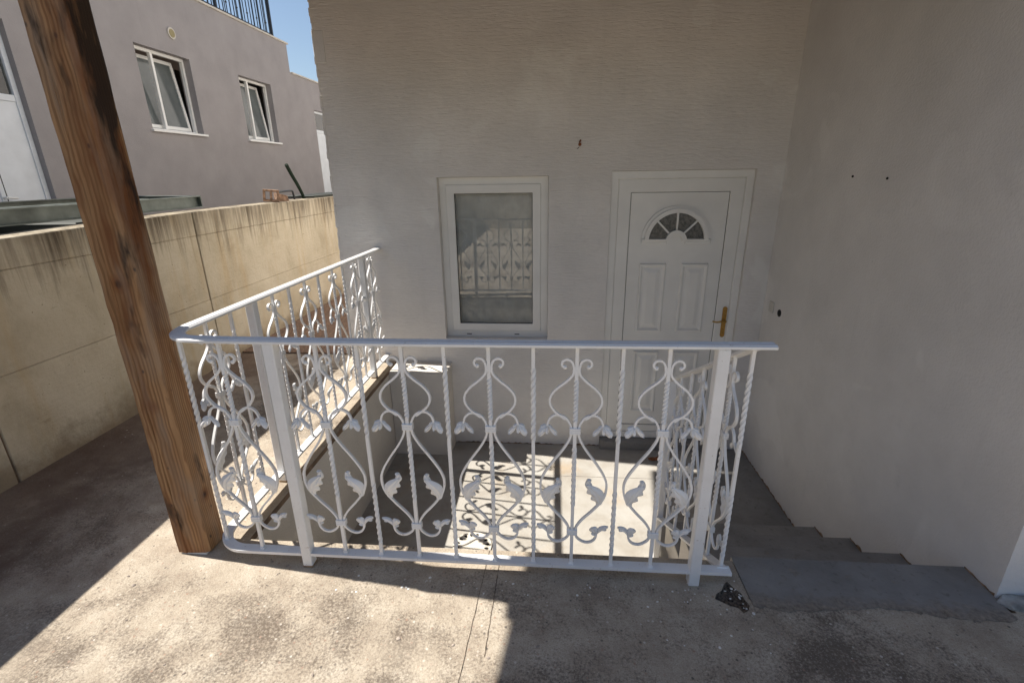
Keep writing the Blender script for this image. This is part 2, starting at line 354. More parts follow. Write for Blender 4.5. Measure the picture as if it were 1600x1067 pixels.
# patio slab: polygon with the pit cut out and a broken hole near the stair
def patio():
    bm = bmesh.new()
    ox = XP + .002
    outer = [(-2.9, -9), (8, -9), (8, 1.56), (1.66, 1.56), (1.66, 1.46), (.745, 1.46), (.745, YP), (ox, YP), (ox, YB+.02), (XH+.02, YB+.02), (XH+.02, 14), (-2.9, 14)]
    jag = [(.618, 1.455), (.630, 1.478), (.655, 1.496), (.676, 1.530), (.690, 1.540), (.704, 1.512), (.722, 1.488), (.726, 1.458), (.735, 1.432), (.722, 1.410), (.702, 1.398), (.688, 1.420), (.664, 1.426), (.642, 1.440)]
    def loop(pts, z): return [bm.verts.new((x, y, z)) for x, y in pts]
    es = []
    tops = []
    for pts in (outer, jag):
        vs_ = loop(pts, 0.0); tops.append(vs_)
        es += [bm.edges.new((vs_[i], vs_[(i+1) % len(vs_)])) for i in range(len(vs_))]
    bmesh.ops.triangle_fill(bm, edges=es, use_beauty=True)
    depth = [-.030, -.05]
    for vs_, d in zip(tops, depth):
        low = [bm.verts.new((v.co.x, v.co.y, d)) for v in vs_]
        k = len(vs_)
        for i in range(k): bm.faces.new((vs_[i], vs_[(i+1) % k], low[(i+1) % k], low[i]))
        if d == -.05:
            cxy = sum((v.co for v in low), Vector())/len(low); cv = bm.verts.new((cxy.x, cxy.y, -.030))
            for v in low: v.co = cxy + (v.co-cxy)*rnd.uniform(.78, .93); v.co.z = rnd.uniform(-.026, -.016)
            for i in range(k): bm.faces.new((low[i], low[(i+1) % k], cv))
    me = bpy.data.meshes.new('patio'); bmesh.ops.recalc_face_normals(bm, faces=bm.faces); bm.to_mesh(me); bm.free()
    # outer edge faces of the pit side take the brown slab-edge material
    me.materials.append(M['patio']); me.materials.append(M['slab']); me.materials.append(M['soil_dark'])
    for p in me.polygons:
        c = p.center
        if abs(p.normal.z) < .5 or c.z < -.02:
            p.material_index = 2 if (.58 < c.x < .74 and c.y < 1.56) else 1
    # up-facing check
    return tag(link('patio', me), kind='structure')
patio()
for (x0, y0, x1, y1) in ((-.300, .6, -.245, 1.647), (-.205, 1.17, -.196, 1.60)):
    jm = MB(); nn = 24
    for i in range(nn+1):
        t = i/nn; x = x0+(x1-x0)*t + rnd.uniform(-.0012, .0012); y = y0+(y1-y0)*t; w = rnd.uniform(.0006, .0017)
        jm.v += [(x-w, y, .0015), (x+w, y, .0015)]
        if i: jm.f.append((2*i-2, 2*i-1, 2*i+1, 2*i))
    tag(jm.build('patio_crack', M['soil_dark']), kind='structure')
# back strip of reddish gravel beside the house
tag(MB().box(-2.78, XH, 3.95, 13, .004, .012).build('gravel_path', M['gravel']), kind='structure')
tag(MB().box(-60, -2.98, -40, 60, -.2, .98).build('neighbour_yard', M['soil']), kind='structure')
# ---- sunken landing floor with two tile joints
lf = MB(); lf.box(XP-.1, XW+.1, YP-.1, YB+.05, LZ-.2, LZ-.006); tag(lf.build('landing_bed', M['slab']), kind='structure')
tag(MB().box(XP-.05, 1.22, YP, 3.327, LZ-.15, LZ, .002).build('landing', M['landing']), kind='structure')
tag(MB().box(XP-.05, 1.22, 3.330, YB+.02, LZ-.15, LZ, .002).build('landing', M['landing']), kind='structure')
tag(MB().box(1.223, XW+.05, YP, YB+.02, LZ-.15, LZ+.001, .002).build('landing', M['grey']), kind='structure')

# ------------------------------------------------------------------ house
house = thing('house', 'white rendered house with a glazed white door and a window above a sunken entrance', 'house', (0, YB, LZ))
def hp(mb, name, mat, parent=house, smooth=False, **kw):
    o = mb.build(name, mat, None, smooth)
    o.parent = parent
    # keep world position: parent chain is translation only
    off = Vector((0, 0, 0)); p = parent
    while p: off += p.location; p = p.parent
    o.data.transform(Matrix.Translation(-off)) if o.data.users == 1 else None
    return o
WX0, WX1, WZ0, WZ1 = -.866, -.026, .208, 1.480
DX0, DX1, DZ0, DZ1 = .432, 1.452, -.690, 1.506
fwm = MB(); T = .28
def wb(x0, x1, z0, z1): fwm.box(x0, x1, YB, YB+T, z0, z1)
wb(XH, WX0, -1.2, 6.2); wb(WX0, WX1, -1.2, WZ0); wb(WX0, WX1, WZ1, 6.2); wb(WX1, DX0, -1.2, 6.2)
wb(DX0, DX1, -1.2, LZ-.02); wb(DX0, DX1, DZ1, 6.2); wb(DX1, 4.2, -1.2, 6.2)
hp(fwm, 'front_wall', M['wall'])
# rough arris along the free corner
cr = MB()
for i in range(70):
    z = -.1 + i*.042; cr.box(XH-.004-rnd.random()*.010, XH+.004, YB-.001-rnd.random()*.004, YB+.03, z, z+.05)
hp(cr, 'corner_bead', M['wall'])
hp(MB().box(XH-.012, XH+.07, YB-.004, YB+.02, 2.26, 2.46, .003), 'render_patch', M['wing'])
hp(MB().box(XH, XH+.25, YB+T, 28, -1.2, 6.2), 'side_wall', M['wall'])
hp(MB().box(XW, 6.0, 1.525, YB-.001, -1.2, 6.2), 'wing_wall', M['wing'])
hp(MB().box(XH+.3, 4, YB+T+1.2, YB+T+1.4, -1.2, 4), 'room_wall', M['room'])
hp(MB().box(XH+.3, 4, YB+T+.01, YB+T+1.2, 3.4, 3.5), 'room_ceiling', M['room'])
hp(MB().box(XH+.3, 4, YB+T+.01, YB+T+1.2, -1.1, -.75), 'room_floor', M['room'])
# window
def ring(mb, x0, x1, z0, z1, w, y0, y1, b=.003, wb_=None):
    wb_ = wb_ or w; n0 = len(mb.v); g = .0006
    loops = [(0, y1), (0, y0+b), (b, y0), (w-b, y0), (w, y0+b), (w, y1)]
    def lp_(e, y):
        eb = e*wb_/w; return [(x0+e, y, z0+eb), (x1-e, y, z0+eb), (x1-e, y, z1-e), (x0+e, y, z1-e)]
    for e, y in loops: mb.v += lp_(e, y)
    for L_ in range(6):
        for j in range(4): a, c_ = n0+L_*4, n0+((L_+1) % 6)*4; mb.f.append((a+j, a+(j+1) % 4, c_+(j+1) % 4, c_+j))
mb = MB(); ring(mb, WX0+.001, WX1-.001, WZ0+.001, WZ1-.001, .058, 3.868, 3.935); win = hp(mb, 'window', M['pvc'])
sash = MB(); ring(sash, -.815, -.085, .262, 1.424, .064, 3.858, 3.920, .004); hp(sash, 'sash', M['pvc'], win)
mb = MB(); ring(mb, -.752, -.148, .325, 1.361, .005, 3.866, 3.880, .0005); hp(mb, 'gasket', M['gasket'], win)
mb = MB(); mb.box(-.749, -.151, 3.872, 3.876, .328, 1.358); hp(mb, 'glass', M['glass'], win)
# gathered curtain hanging behind the glass
cu = MB(); n = 90
for i in range(n+1):
    x = -.80 + .70*i/n; y = 3.945 + .0022*math.sin(i*.42) + .002*math.sin(i*.17+1)
    cu.v += [(x, y, .22), (x, y, 1.47)]
    if i: k = len(cu.v); cu.f.append((k-4, k-2, k-1, k-3))
hp(cu, 'curtain', M['curtain'], win, True)
for xs in (-.70, -.30): hp(MB().box(xs, xs+.04, 3.8665, 3.8695, .228, .235), 'drain_slot', M['hole'], win)
mb = MB(); mb.box(WX0+.001, WX1-.001, YB+.002, 3.866, WZ0-.004, WZ0+.004); hp(mb, 'sill', M['wing'], win)
# door
mb = MB(); ring(mb, DX0+.001, DX1-.001, DZ0, DZ1-.001, .056, 3.826, 3.90, .004); door = hp(mb, 'door', M['pvc'])
mb = MB(); ring(mb, .489, 1.395, -.632, 1.449, .095, 3.836, 3.90, .005, .062); hp(mb, 'door_frame', M['pvc'], door)
# leaf with raised mouldings
lm = MB(); lm.box(.5885, 1.2965, 3.848, 3.896, -.5665, 1.350, .002); leafd = hp(lm, 'leaf', M['pvc'], door)
mb = MB(); ring(mb, .584, 1.301, -.570, 1.354, .0045, 3.850, 3.870, .0005); hp(mb, 'gasket', M['gasket'], door)
def panel(x0, x1, z0, z1):
    b_ = MB(); y = 3.848; d = .016; w = .022
    o = [(x0, z0), (x1, z0), (x1, z1), (x0, z1)]
    def inset(e): return [(x0+e, z0+e), (x1-e, z0+e), (x1-e, z1-e), (x0+e, z1-e)]
    levels = [(0, y-.0005), (.008, y-d*.8), (.016, y-d*.8), (w+.008, y-.003), (w+.022, y-.003), (w+.050, y-.010)]
    for e, yy in levels: b_.v += [(x, yy, z) for x, z in inset(e)]
    for L_ in range(len(levels)-1):
        for j in range(4): b_.f.append((L_*4+j, L_*4+(j+1) % 4, L_*4+4+(j+1) % 4, L_*4+4+j))
    k = (len(levels)-1)*4; b_.f.append((k, k+1, k+2, k+3))
    hp(b_, 'panel', M['pvc'], door)
panel(.680, .886, .272, .826); panel(.998, 1.204, .272, .826); panel(.680, .886, -.448, .106); panel(.998, 1.204, -.448, .106)
# fanlight: half-round surround, hub, three spokes, four panes
fx, fz = .938, 1.000; Rg, Rh = .205, .068
def arc_band(r0_, r1_, y0, y1, a0=0, a1=math.pi, n=28):
    b_ = MB()
    for i in range(n+1):
        a = a0+(a1-a0)*i/n; c_, s_ = math.cos(a), math.sin(a)
        b_.v += [(fx+r0_*c_, y0, fz+r0_*s_), (fx+r1_*c_, y0, fz+r1_*s_), (fx+r1_*c_, y1, fz+r1_*s_), (fx+r0_*c_, y1, fz+r0_*s_)]
        if i:
            k = len(b_.v)-8
            for j in range(4): b_.f.append((k+j, k+(j+1) % 4, k+4+(j+1) % 4, k+4+j))
    b_.f.append((0, 1, 2, 3)); k = len(b_.v)-4; b_.f.append((k, k+1, k+2, k+3)); return b_
sur = arc_band(Rg, .236, 3.818, 3.847); s2 = arc_band(.236, .258, 3.834, 3.847)
n0 = len(sur.v); sur.v += s2.v; sur.f += [tuple(n0+i for i in f) for f in s2.f]
for sg in (-1, 1):
    a_, b2 = sorted((fx+sg*.256, fx+sg*Rh)); sur.box(a_, b2, 3.820, 3.847, fz-.004, fz+.014, .003); sur.box(a_, b2, 3.832, 3.847, fz-.026, fz-.0045, .003)
hp(sur, 'fanlight_surround', M['pvc'], door)
h2 = arc_band(.046, Rh+.010, 3.817, 3.847); hp(h2, 'fanlight_hub', M['pvc'], door)
for a in (45, 90, 135):
    a = math.radians(a); c_, s_ = math.cos(a), math.sin(a); w = .0065
    b_ = MB(); P = []
    for yy in (3.831, 3.847):
        for r_, sd in ((Rh, -1), (Rg+.004, -1), (Rg+.004, 1), (Rh, 1)): P.append((fx+r_*c_-sd*w*s_, yy, fz+r_*s_+sd*w*c_))
    b_.hexa(P); hp(b_, 'spoke', M['pvc'], door)
pm, pnt, pb = new_mat('leaded_dark_pane'); pn = N(pnt)
pnt.links.new(pn.ramp(pn.noise(pn.coord(), 55, 5, .7), [(.35, (.06, .062, .06)), (.7, (.20, .20, .185))]), pb.inputs['Base Color'])
pb.inputs['Roughness'].default_value = .22; pnt.links.new(pn.bump(pn.voro(pn.coord(), 60), .4, .004), pb.inputs['Normal'])
for a0 in (2, 47, 92, 137):
    b_ = arc_band(Rh+.004, Rg, 3.8435, 3.8465, math.radians(a0), math.radians(a0+41), 8); hp(b_, 'pane', pm, door)
# brass lever handle
hm = MB()
pl_ = [(1.3665 + .017*math.cos(a), 3.8295, (.470 if math.sin(a) > 0 else .255) + .018*math.sin(a)) for a in [2*math.pi*i/20 for i in range(20)]]
k = len(pl_); hm.v += pl_ + [(x, 3.8365, z) for x, y, z in pl_]; hm.f.append(tuple(range(k)))
for i in range(k): hm.f.append((i, (i+1) % k, k+(i+1) % k, k+i))
hm.tube([(1.3665, 3.832, .378), (1.3665, 3.79, .378)], .009, 10)
hm.tube(catmull([(1.3665, 3.793, .378), (1.34, 3.788, .379), (1.30, 3.789, .373), (1.268, 3.795, .378)], 5), .0085, 8, .006)
hm.tube([(1.3665, 3.8295, .300), (1.3665, 3.822, .300)], .008, 10)
hp(hm, 'handle', M['brass'], door, True)
hp(MB().box(DX0+.001, DX1-.001, YB-.055, 3.90, LZ-.02, DZ0-.002, .006), 'threshold', M['grey'])
# damp, rusty tide line where the wing wall meets landing and steps
def tide(y0, y1, z):
    b_ = MB(); n_ = max(6, int((y1-y0)/.018))
    for i in range(n_+1):
        y = y0+(y1-y0)*i/n_; h_ = .004+.016*rnd.random()**2
        b_.v += [(XW-.0016, y, z-.003), (XW-.0016, y, z+h_)]
        if i: k_ = len(b_.v); b_.f.append((k_-4, k_-2, k_-1, k_-3))
    hp(b_, 'damp_stain', M['damp'])
tide(2.625, 3.79, LZ); tide(2.31, 2.618, -.590); tide(1.977, 2.306, -.405); tide(1.672, 1.972, -.205); tide(1.53, 1.668, .004)
b_ = MB()
for i in range(61):
    x = -.82+1.25*i/60; h_ = .004+.014*rnd.random()**2
    b_.v += [(x, YB-.0016, LZ-.003), (x, YB-.0016, LZ+h_)]
    if i: k_ = len(b_.v); b_.f.append((k_-4, k_-2, k_-1, k_-3))
hp(b_, 'damp_stain', M['damp'])
# small fixings on the walls
hp(MB().box(XW-.010, XW, 3.625, 3.690, .495, .575, .003), 'switch_plate', M['plate'])
hl = MB(); hl.tube([(XW+.001, 3.528, .522), (XW-.004, 3.528, .522)], .026, 14); hp(hl, 'cable_box', M['hole'])
for y, z in ((2.957, 1.457), (2.662, 1.45)):
    q = MB(); q.tube([(XW+.002, y, z), (XW-.005, y, z)], .006, 8); hp(q, 'screw_plug', M['hole'])
q = MB(); q.tube([(.194, YB+.002, 1.690), (.194, YB-.006, 1.690)], .012, 9); q.tube([(.192, YB-.001, 1.706), (.198, YB-.020, 1.716)], .006, 6); hp(q, 'screw_plug', M['leaf'])
q = MB(); q.tube([(.175, YB-.0015, 1.66), (.19, YB-.003, 1.672)], .002, 5); hp(q, 'screw_plug', M['hole'])

# ------------------------------------------------------------------ walls of the sunken pit
pitw = thing('areaway_wall', 'white rendered low wall lining the sunken entrance below the patio', 'wall', (0, 0, 0))
MB().box(XP-.25, XP, YP-.2, YB-.002, LZ-.1, -.030).build('side_lining', M['pit'], pitw)
MB().box(XP+.002, .74, YP-.06, YP-.012, LZ-.1, -.030).build('front_lining', M['pit'], pitw)
bl = MB(); bl.box(XP+.001, -.832, 3.580, YB-.002, LZ-.1, -.012, .006); bl.build('corner_block', M['pit'], pitw)
MB().box(XP+.014, -.826, 3.574, YB-.004, -.011, .003, .003).build('block_cap', M['pit'], pitw)

# ------------------------------------------------------------------ stairs
st = thing('stairs', 'grey painted concrete stairs going down beside the white wing wall', 'stairs', (0, 0, 0))
ye = [1.665, 1.970, 2.304, 2.615]; ze = [0.004, -.205, -.405, -.590]
X0 = .747
for i in range(4):
    y0 = 1.432 if i == 0 else ye[i-1] - .02
    if i == 0:
        sm = MB(); fr = [(X0+.004*rnd.uniform(-1, 1)+.895*i/44, 1.432-.016*math.sin(i*.21)+rnd.uniform(-.007, .007)) for i in range(45)]
        fr[0] = (X0, fr[0][1]); fr[-1] = (XW-.002, fr[-1][1])
        poly = fr + [(XW-.002, ye[0]+.006), (X0, ye[0]+.006)]; k = len(poly)
        sm.v += [(x, y, ze[0]) for x, y in poly] + [(x, y, -.028) for x, y in poly]
        sm.f.append(tuple(range(k))); sm.f.append(tuple(range(k, 2*k)))
        for j in range(k): sm.f.append((j, (j+1) % k, k+(j+1) % k, k+j))
        o = sm.build('step', M['grey'], st)
        sb = MB(); sb.box(X0-.002, XW-.001, 1.50, ye[0], LZ-.05, -.029); sb.build('side', M['pit'], st)
    else:
        sm = MB(); sm.box(X0, XW-.001, ye[i-1]-.03, ye[i]+.006, ze[i]-.035, ze[i], .005); sm.build('step', M['grey'], st)
        sb = MB(); sb.box(X0-.002, XW-.002, ye[i-1]+.0005, ye[i], LZ-.05, ze[i]-.004); sb.build('side', M['pit'], st)

# ------------------------------------------------------------------ retaining wall
rw = thing('retaining_wall', 'stained cast concrete retaining wall with board marks and a dark joint', 'wall', (XR, 3, 0))
joints = [-9.0, -1.6, 1.985, 3.697, 8.4, 14.0]
def top_at(y): return 1.255 if y > 3.2 else 1.255 - .030*(3.2-y) if y > .5 else 1.174
lifts = [-.3, .56, 1.074]
for i in range(len(joints)-1):
    ya, yb_ = joints[i]+.006, joints[i+1]-.006
    for k in range(3):
        z0 = lifts[k]; dx = rnd.uniform(-.003, .003)
        if k < 2:
            z1 = lifts[k+1]-.0012; P = [(XR-.22, ya, z0), (XR+dx, ya, z0), (XR+dx, yb_, z0), (XR-.22, yb_, z0), (XR-.22, ya, z1), (XR+dx, ya, z1), (XR+dx, yb_, z1), (XR-.22, yb_, z1)]
        else:
            a, b_ = top_at(ya), top_at(yb_); P = [(XR-.22, ya, z0), (XR+dx, ya, z0), (XR+dx, yb_, z0), (XR-.22, yb_, z0), (XR-.22, ya, a), (XR+dx, ya, a), (XR+dx, yb_, b_), (XR-.22, yb_, b_)]
        bm = bmesh.new(); mm = MB().hexa(P); vs_ = [bm.verts.new(v) for v in mm.v]
        for f in mm.f: bm.faces.new([vs_[j] for j in f])
        bmesh.ops.bevel(bm, geom=list(bm.edges), offset=.0035, segments=1, affect='EDGES')
        g = MB(); g.add_bm(bm); hp(g, 'cast_panel', M['retain'], rw)
core = MB(); core.box(XR-.20, XR-.012, -8.9, 13.9, -.3, 1.15); hp(core, 'core', M['slab'], rw)

# ------------------------------------------------------------------ timber post and veranda roof
RA, RB = 2.395, .165
def roof_z(y): return RA + RB*y
post = MB()
sec = [(-1.554, 1.547), (-1.519, 1.546), (-1.516, 1.556), (-1.513, 1.546), (-1.440, 1.552), (-1.425, 1.562), (-1.4235, 1.650), (-1.430, 1.660), (-1.545, 1.660), (-1.556, 1.650)]
nz = 36; ztop = 2.42
jit = [[(rnd.uniform(-.0016, .0016), rnd.uniform(-.0016, .0016)) for _ in sec] for _ in range(nz+1)]
for i in range(nz+1):
    z = .008 + (ztop-.008)*i/nz
    for j, (x, y) in enumerate(sec):
        if j == 2: y = 1.548 + .008*max(0, math.sin(z*2.2+.4))
        post.v.append((x+jit[i][j][0], y+jit[i][j][1], z))
k = len(sec)
for i in range(nz):
    for j in range(k): post.f.append((i*k+j, i*k+(j+1) % k, (i+1)*k+(j+1) % k, (i+1)*k+j))
post.f.append(tuple(range(k))); post.f.append(tuple(nz*k+j for j in range(k)))
tp = thing('timber_post', 'rough brown timber post with knots and scorch marks standing on the patio', 'post', (-1.49, 1.60, 0))
hp(post, 'shaft', M['wood'], tp)
hp(MB().box(-1.545, -1.435, 1.551, 1.655, .0, .0085), 'foot_shim', M['pvc'], tp)
vr = thing('veranda_roof', 'sloping timber veranda roof above the patio and sunken entrance', 'roof', (-1.49, 1.60, ztop))
hp(MB().box(-2.175, 3.0, 1.545, 1.665, ztop, ztop+.15, .006), 'beam', M['wood'], vr)
def slope_box(x0, x1, y0, y1, t0, t1):
    return MB().hexa([(x0, y0, roof_z(y0)+t0), (x1, y0, roof_z(y0)+t0), (x1, y1, roof_z(y1)+t0), (x0, y1, roof_z(y1)+t0),
                      (x0, y0, roof_z(y0)+t1), (x1, y0, roof_z(y0)+t1), (x1, y1, roof_z(y1)+t1), (x0, y1, roof_z(y1)+t1)])
YE0 = 1.27
for i in range(10):
    x = -2.25 + i*.42
    if x < 1.5: hp(slope_box(x, x+.07, YE0, YB-.01, -.11, -.001), 'rafter', M['timber2'], vr)
for i in range(34):
    y0 = YE0 + i*(YB-YE0)/34; hp(slope_box(-2.30, 1.639 if y0 > 1.35 else 3.2, y0+.001, y0+(YB-YE0)/34-.001, 0, .022), 'board', M['timber2'], vr)
hp(slope_box(-2.31, 3.2, YE0-.05, 1.52, .023, .075), 'tile_layer', M['tile'], vr)
hp(slope_box(-2.31, 1.638, 1.521, YB-.003, .0235, .075), 'tile_layer', M['tile'], vr)

# ------------------------------------------------------------------ wrought-iron balustrade
bal = thing('balustrade', 'white wrought iron balustrade with twisted bars, scrolls and leaves around the sunken entrance', 'railing', (0, 1.53, 0))
RO = Vector((0, 1.53, 0))
def rp(mb, name, mat=None, smooth=False):
    me = mb.mesh(name, mat or M['iron'], smooth); me.transform(Matrix.Translation(-RO)); return link(name, me, bal)
YF, XS = 1.530, -1.377
HT = .978
# handrail: moulded flat profile, straight front, rounded corner, straight side
prof = [(-.0245, -.009), (-.0245, -.001), (-.020, .001), (-.017, .004), (-.006, .004), (-.005, .0025), (.005, .0025), (.006, .004), (.017, .004), (.020, .001), (.0245, -.001), (.0245, -.009), (.019, -.012), (-.019, -.012)]
cx, cyy, cr_ = XS+.135, YF+.135, .135
def corner_pts(z0, n=14): return [(cx + cr_*math.cos(a), cyy + cr_*math.sin(a), z0) for a in [math.radians(270 - 90*i/n) for i in range(n+1)]]
path = [(.715, YF, HT-.006), (.3, YF, HT-.008), (-.5, YF, HT-.010), (-1.1, YF, HT-.008)] + corner_pts(HT-.006) + [(XS, 2.3, HT-.010), (XS+.005, 3.1, HT-.014), (XS+.010, YB-.002, HT-.018)]
hb = MB(); hb.sweep(path, prof); rp(hb, 'handrail', smooth=True)
bp = [(-.020, -.006), (-.020, .006), (.020, .006), (.020, -.006)]
path = [(.690, YF, .062), (-1.1, YF, .062)] + corner_pts(.062) + [(XS, YB-.002, .062)]
bb = MB(); bb.sweep(path, bp); rp(bb, 'bottom_rail')
def twisted(h0, h1, zones, w=.0060, turns=5.0):
    mb_ = MB(); zs = [h0]
    for a, b_ in zones:
        zs += [a + (b_-a)*i/56 for i in range(57)]
    zs = sorted(set(zs + [h1])); ang = 0; prev = None
    for z in zs:
        t = 0
        for a, b_ in zones:
            t += max(0, min(1, (z-a)/(b_-a)))
        an = t*turns*math.pi
        sc = 1.0
        if any(a < z < b_ for a, b_ in zones): sc = 1.06
        for j in range(4):
            q = an + math.pi/4 + j*math.pi/2; mb_.v.append((w*1.414*sc*math.cos(q), w*1.414*sc*math.sin(q), z))
    for i in range(len(zs)-1):
        for j in range(4): mb_.f.append((i*4+j, i*4+(j+1) % 4, i*4+4+(j+1) % 4, i*4+4+j))
    mb_.f.append((0, 1, 2, 3)); k_ = (len(zs)-1)*4; mb_.f.append((k_, k_+1, k_+2, k_+3)); return mb_
me_plain = twisted(.067, .966, [(.12, .40), (.60, .88)]).mesh('baluster', M['iron'])
me_mid = twisted(.067, .966, [(.33, .58), (.68, .84)]).mesh('baluster', M['iron'])
def weld(h):   # small weld collar at the foot
    return h
# scroll pieces (offset from the centre bar, height)
A_ = [(.040, .884), (.047, .888), (.050, .898), (.044, .908), (.031, .912), (.017, .904), (.010, .885), (.012, .858), (.034, .832), (.066, .805), (.086, .777), (.088, .748), (.072, .720), (.048, .700), (.034, .690)]
B_ = [(.012, .650), (.018, .672), (.032, .694), (.050, .704), (.070, .705), (.087, .693), (.095, .675), (.097, .660)]
C_ = [(.012, .640), (.018, .612), (.040, .570), (.080, .512), (.110, .460), (.120, .418), (.110, .366), (.074, .315), (.036, .272), (.016, .240), (.012, .222)]
D_ = [(.012, .222), (.014, .197), (.030, .178), (.052, .168), (.074, .173), (.088, .190), (.092, .214)]
sp = [(-.0036, -.0055), (-.0036, .0055), (.0036, .0055), (.0036, -.0055)]
def scroll_mesh():
    mb_ = MB()
    for sgn in (-1, 1):
        for P in (A_, B_, C_, D_):
            pts = [(sgn*p.x, 0, p.y) for p in catmull([(x, z, 0) for x, z in P], 5)]
            dk = {id(A_): 1.0, id(B_): .86, id(C_): .94, id(D_): .80}[id(P)]
            mb_.sweep(pts, [(a, b_*dk) for a, b_ in sp], side=(0, 1, 0))
        bx, bz = sgn*.040, .884   # rounded knob at the curl's end
        bm = bmesh.new(); bmesh.ops.create_icosphere(bm, subdivisions=1, radius=.0085); bmesh.ops.translate(bm, vec=(bx, 0, bz), verts=bm.verts); mb_.add_bm(bm)
    return mb_.mesh('scrollwork', M['iron'], True)
def leaflet(mb_, base, tip, w, curl=.008, lobes=0, bend=0.0, nl=9, nw=4, side=1, y0=0.0, rnd_=False):
    b_ = Vector((base[0], 0, base[1])); t_ = Vector((tip[0], 0, tip[1])); ax = t_-b_; L_ = ax.length; ax.normalize(); nr = Vector((ax.z, 0, -ax.x))
    for face in (0, 1):
        n0 = len(mb_.v)
        for i in range(nl+1):
            t = i/nl; ww = w*.5*(math.sin(math.pi*min(1, t*.92+.06))**.75 + .06)
            if rnd_: tt = t**1.7; ww = w*.5*(math.sqrt(max(0, 1-(2*tt-1)**2))*.94 + .10*(1-t) + .02)
            lob = 1 + .25*math.cos(t*lobes*2*math.pi) if lobes else 1
            off = bend*math.sin(math.pi*t*1.25)
            for j in range(nw+1):
                s_ = j/nw*2-1
                p = b_ + ax*(L_*t) + nr*(s_*ww*(lob if s_*side > 0 else 1)+off)
                yy = y0 - curl*(1-s_*s_)*math.sin(math.pi*t) - curl*1.2*t*t + .0022*math.cos(s_*7) + (.0014 if face else -.0014)
                mb_.v.append((p.x, yy, p.z))
        for i in range(nl):
            for j in range(nw):
                a = n0+i*(nw+1)+j; q = (a, a+1, a+nw+2, a+nw+1); mb_.f.append(q if face else q[::-1])
    W_ = nw+1; half = (nl+1)*W_; base_n = n0-half
    rim = [j for j in range(W_)] + [i*W_+nw for i in range(1, nl+1)] + [nl*W_+j for j in range(nw-1, -1, -1)] + [i*W_ for i in range(nl-1, 0, -1)]
    for i in range(len(rim)):
        a, c_ = rim[i], rim[(i+1) % len(rim)]; mb_.f.append((base_n+a, base_n+c_, n0+c_, n0+a))
def leaf_meshes():
    out = []
    for s in (-1, 1):
        m1 = MB(); e = (s*.097, .664)
        leaflet(m1, (s*.096, .664), (s*.062, .627), .017, .004, rnd_=True); leaflet(m1, (s*.098, .664), (s*.127, .628), .024, .009, nw=6, y0=-.003, rnd_=True); leaflet(m1, (s*.097, .664), (s*.099, .637), .014, .009, y0=-.005, rnd_=True)
        leaflet(m1, (s*.097, .668), (s*.123, .655), .013, .004, nl=6, rnd_=True); leaflet(m1, (s*.097, .668), (s*.078, .652), .011, .004, nl=6, rnd_=True)
        out.append(m1.mesh('leaf', M['iron'], True))
        m2 = MB()
        leaflet(m2, (s*.098, .338), (s*.056, .432), .047, .010, 3, s*.009, nl=20, nw=6, side=-s); leaflet(m2, (s*.068, .408), (s*.046, .447), .024, .006, 0, s*-.004, nl=8)
        leaflet(m2, (s*.049, .436), (s*.064, .449), .015, .004, nl=5)
        out.append(m2.mesh('leaf', M['iron'], True))
        m3 = MB()
        leaflet(m3, (s*.093, .208), (s*.072, .244), .031, .008, nw=6, rnd_=True); leaflet(m3, (s*.092, .206), (s*.130, .252), .019, .006, 0, s*-.006, rnd_=True); leaflet(m3, (s*.092, .202), (s*.072, .212), .013, .003, nl=6, rnd_=True)
        leaflet(m3, (s*.108, .228), (s*.128, .231), .011, .003, nl=6, rnd_=True)
        out.append(m3.mesh('leaf', M['iron'], True))
    return out
def collar_mesh(zc):
    mb_ = MB()
    for dz in (-.0085, 0, .0085): mb_.box(-.0195, .0195, -.0105, .0105, zc+dz-.0040, zc+dz+.0040, .0015)
    mb_.box(-.0175, .0175, -.0090, .0090, zc-.0115, zc+.0115); return mb_.mesh('collar', M['iron'])
ms, mls, mc = scroll_mesh(), leaf_meshes(), [collar_mesh(.645), collar_mesh(.215)]
def foot_mesh():
    return MB().box(-.0095, .0095, -.0095, .0095, .066, .078, .002).mesh('weld_foot', M['iron'])
mf = foot_mesh()
def at_rail(name, me, x, y, rz=0.0, dz=0.0, parent=None):
    o = link(name, me, parent or bal)
    if parent is None: o.location = (x-RO.x, y-RO.y, dz-RO.z); o.rotation_euler = (0, 0, rz)
    return o
def bar(x, y, mid=False, rz=0.0, dz=0.0):
    b_ = at_rail('baluster', me_mid if mid else me_plain, x, y, rz, dz); link('weld_foot', mf, b_); return b_
def motif(x, y, rz=0.0, dz=0.0):
    bar(x, y, True, rz, dz)
    s_ = at_rail('scrollwork', ms, x, y, rz, dz)
    for q in mls: link('leaf', q, s_)
    for q in mc: link('collar', q, s_)
def rpost(x, y, z0, z1, w=.040):
    mb_ = MB(); mb_.box(x-w/2, x+w/2, y-w/2, y+w/2, z0, z1, .003); return rp(mb_, 'post')
for x in (-1.161, -.812, -.509, -.208, .089, .390): motif(x, YF)
for x in (-.664, -.361, -.057, .240): bar(x, YF)
rpost(-.971, YF-.002, .0, HT-.018); rpost(.555, YF-.002, .0, HT-.018)
bar(cx + cr_*math.cos(math.radians(222)), cyy + cr_*math.sin(math.radians(222)))
hp_ = math.pi/2
for y in (1.765, 2.258, 2.588, 2.950, 3.300, 3.610): motif(XS, y, hp_)
for y in (1.925, 2.415, 2.755, 3.108): bar(XS, y, rz=hp_)
rpost(XS-.002, 2.085, 0, HT-.02); rpost(XS+.002, 3.445, .0, HT-.02)
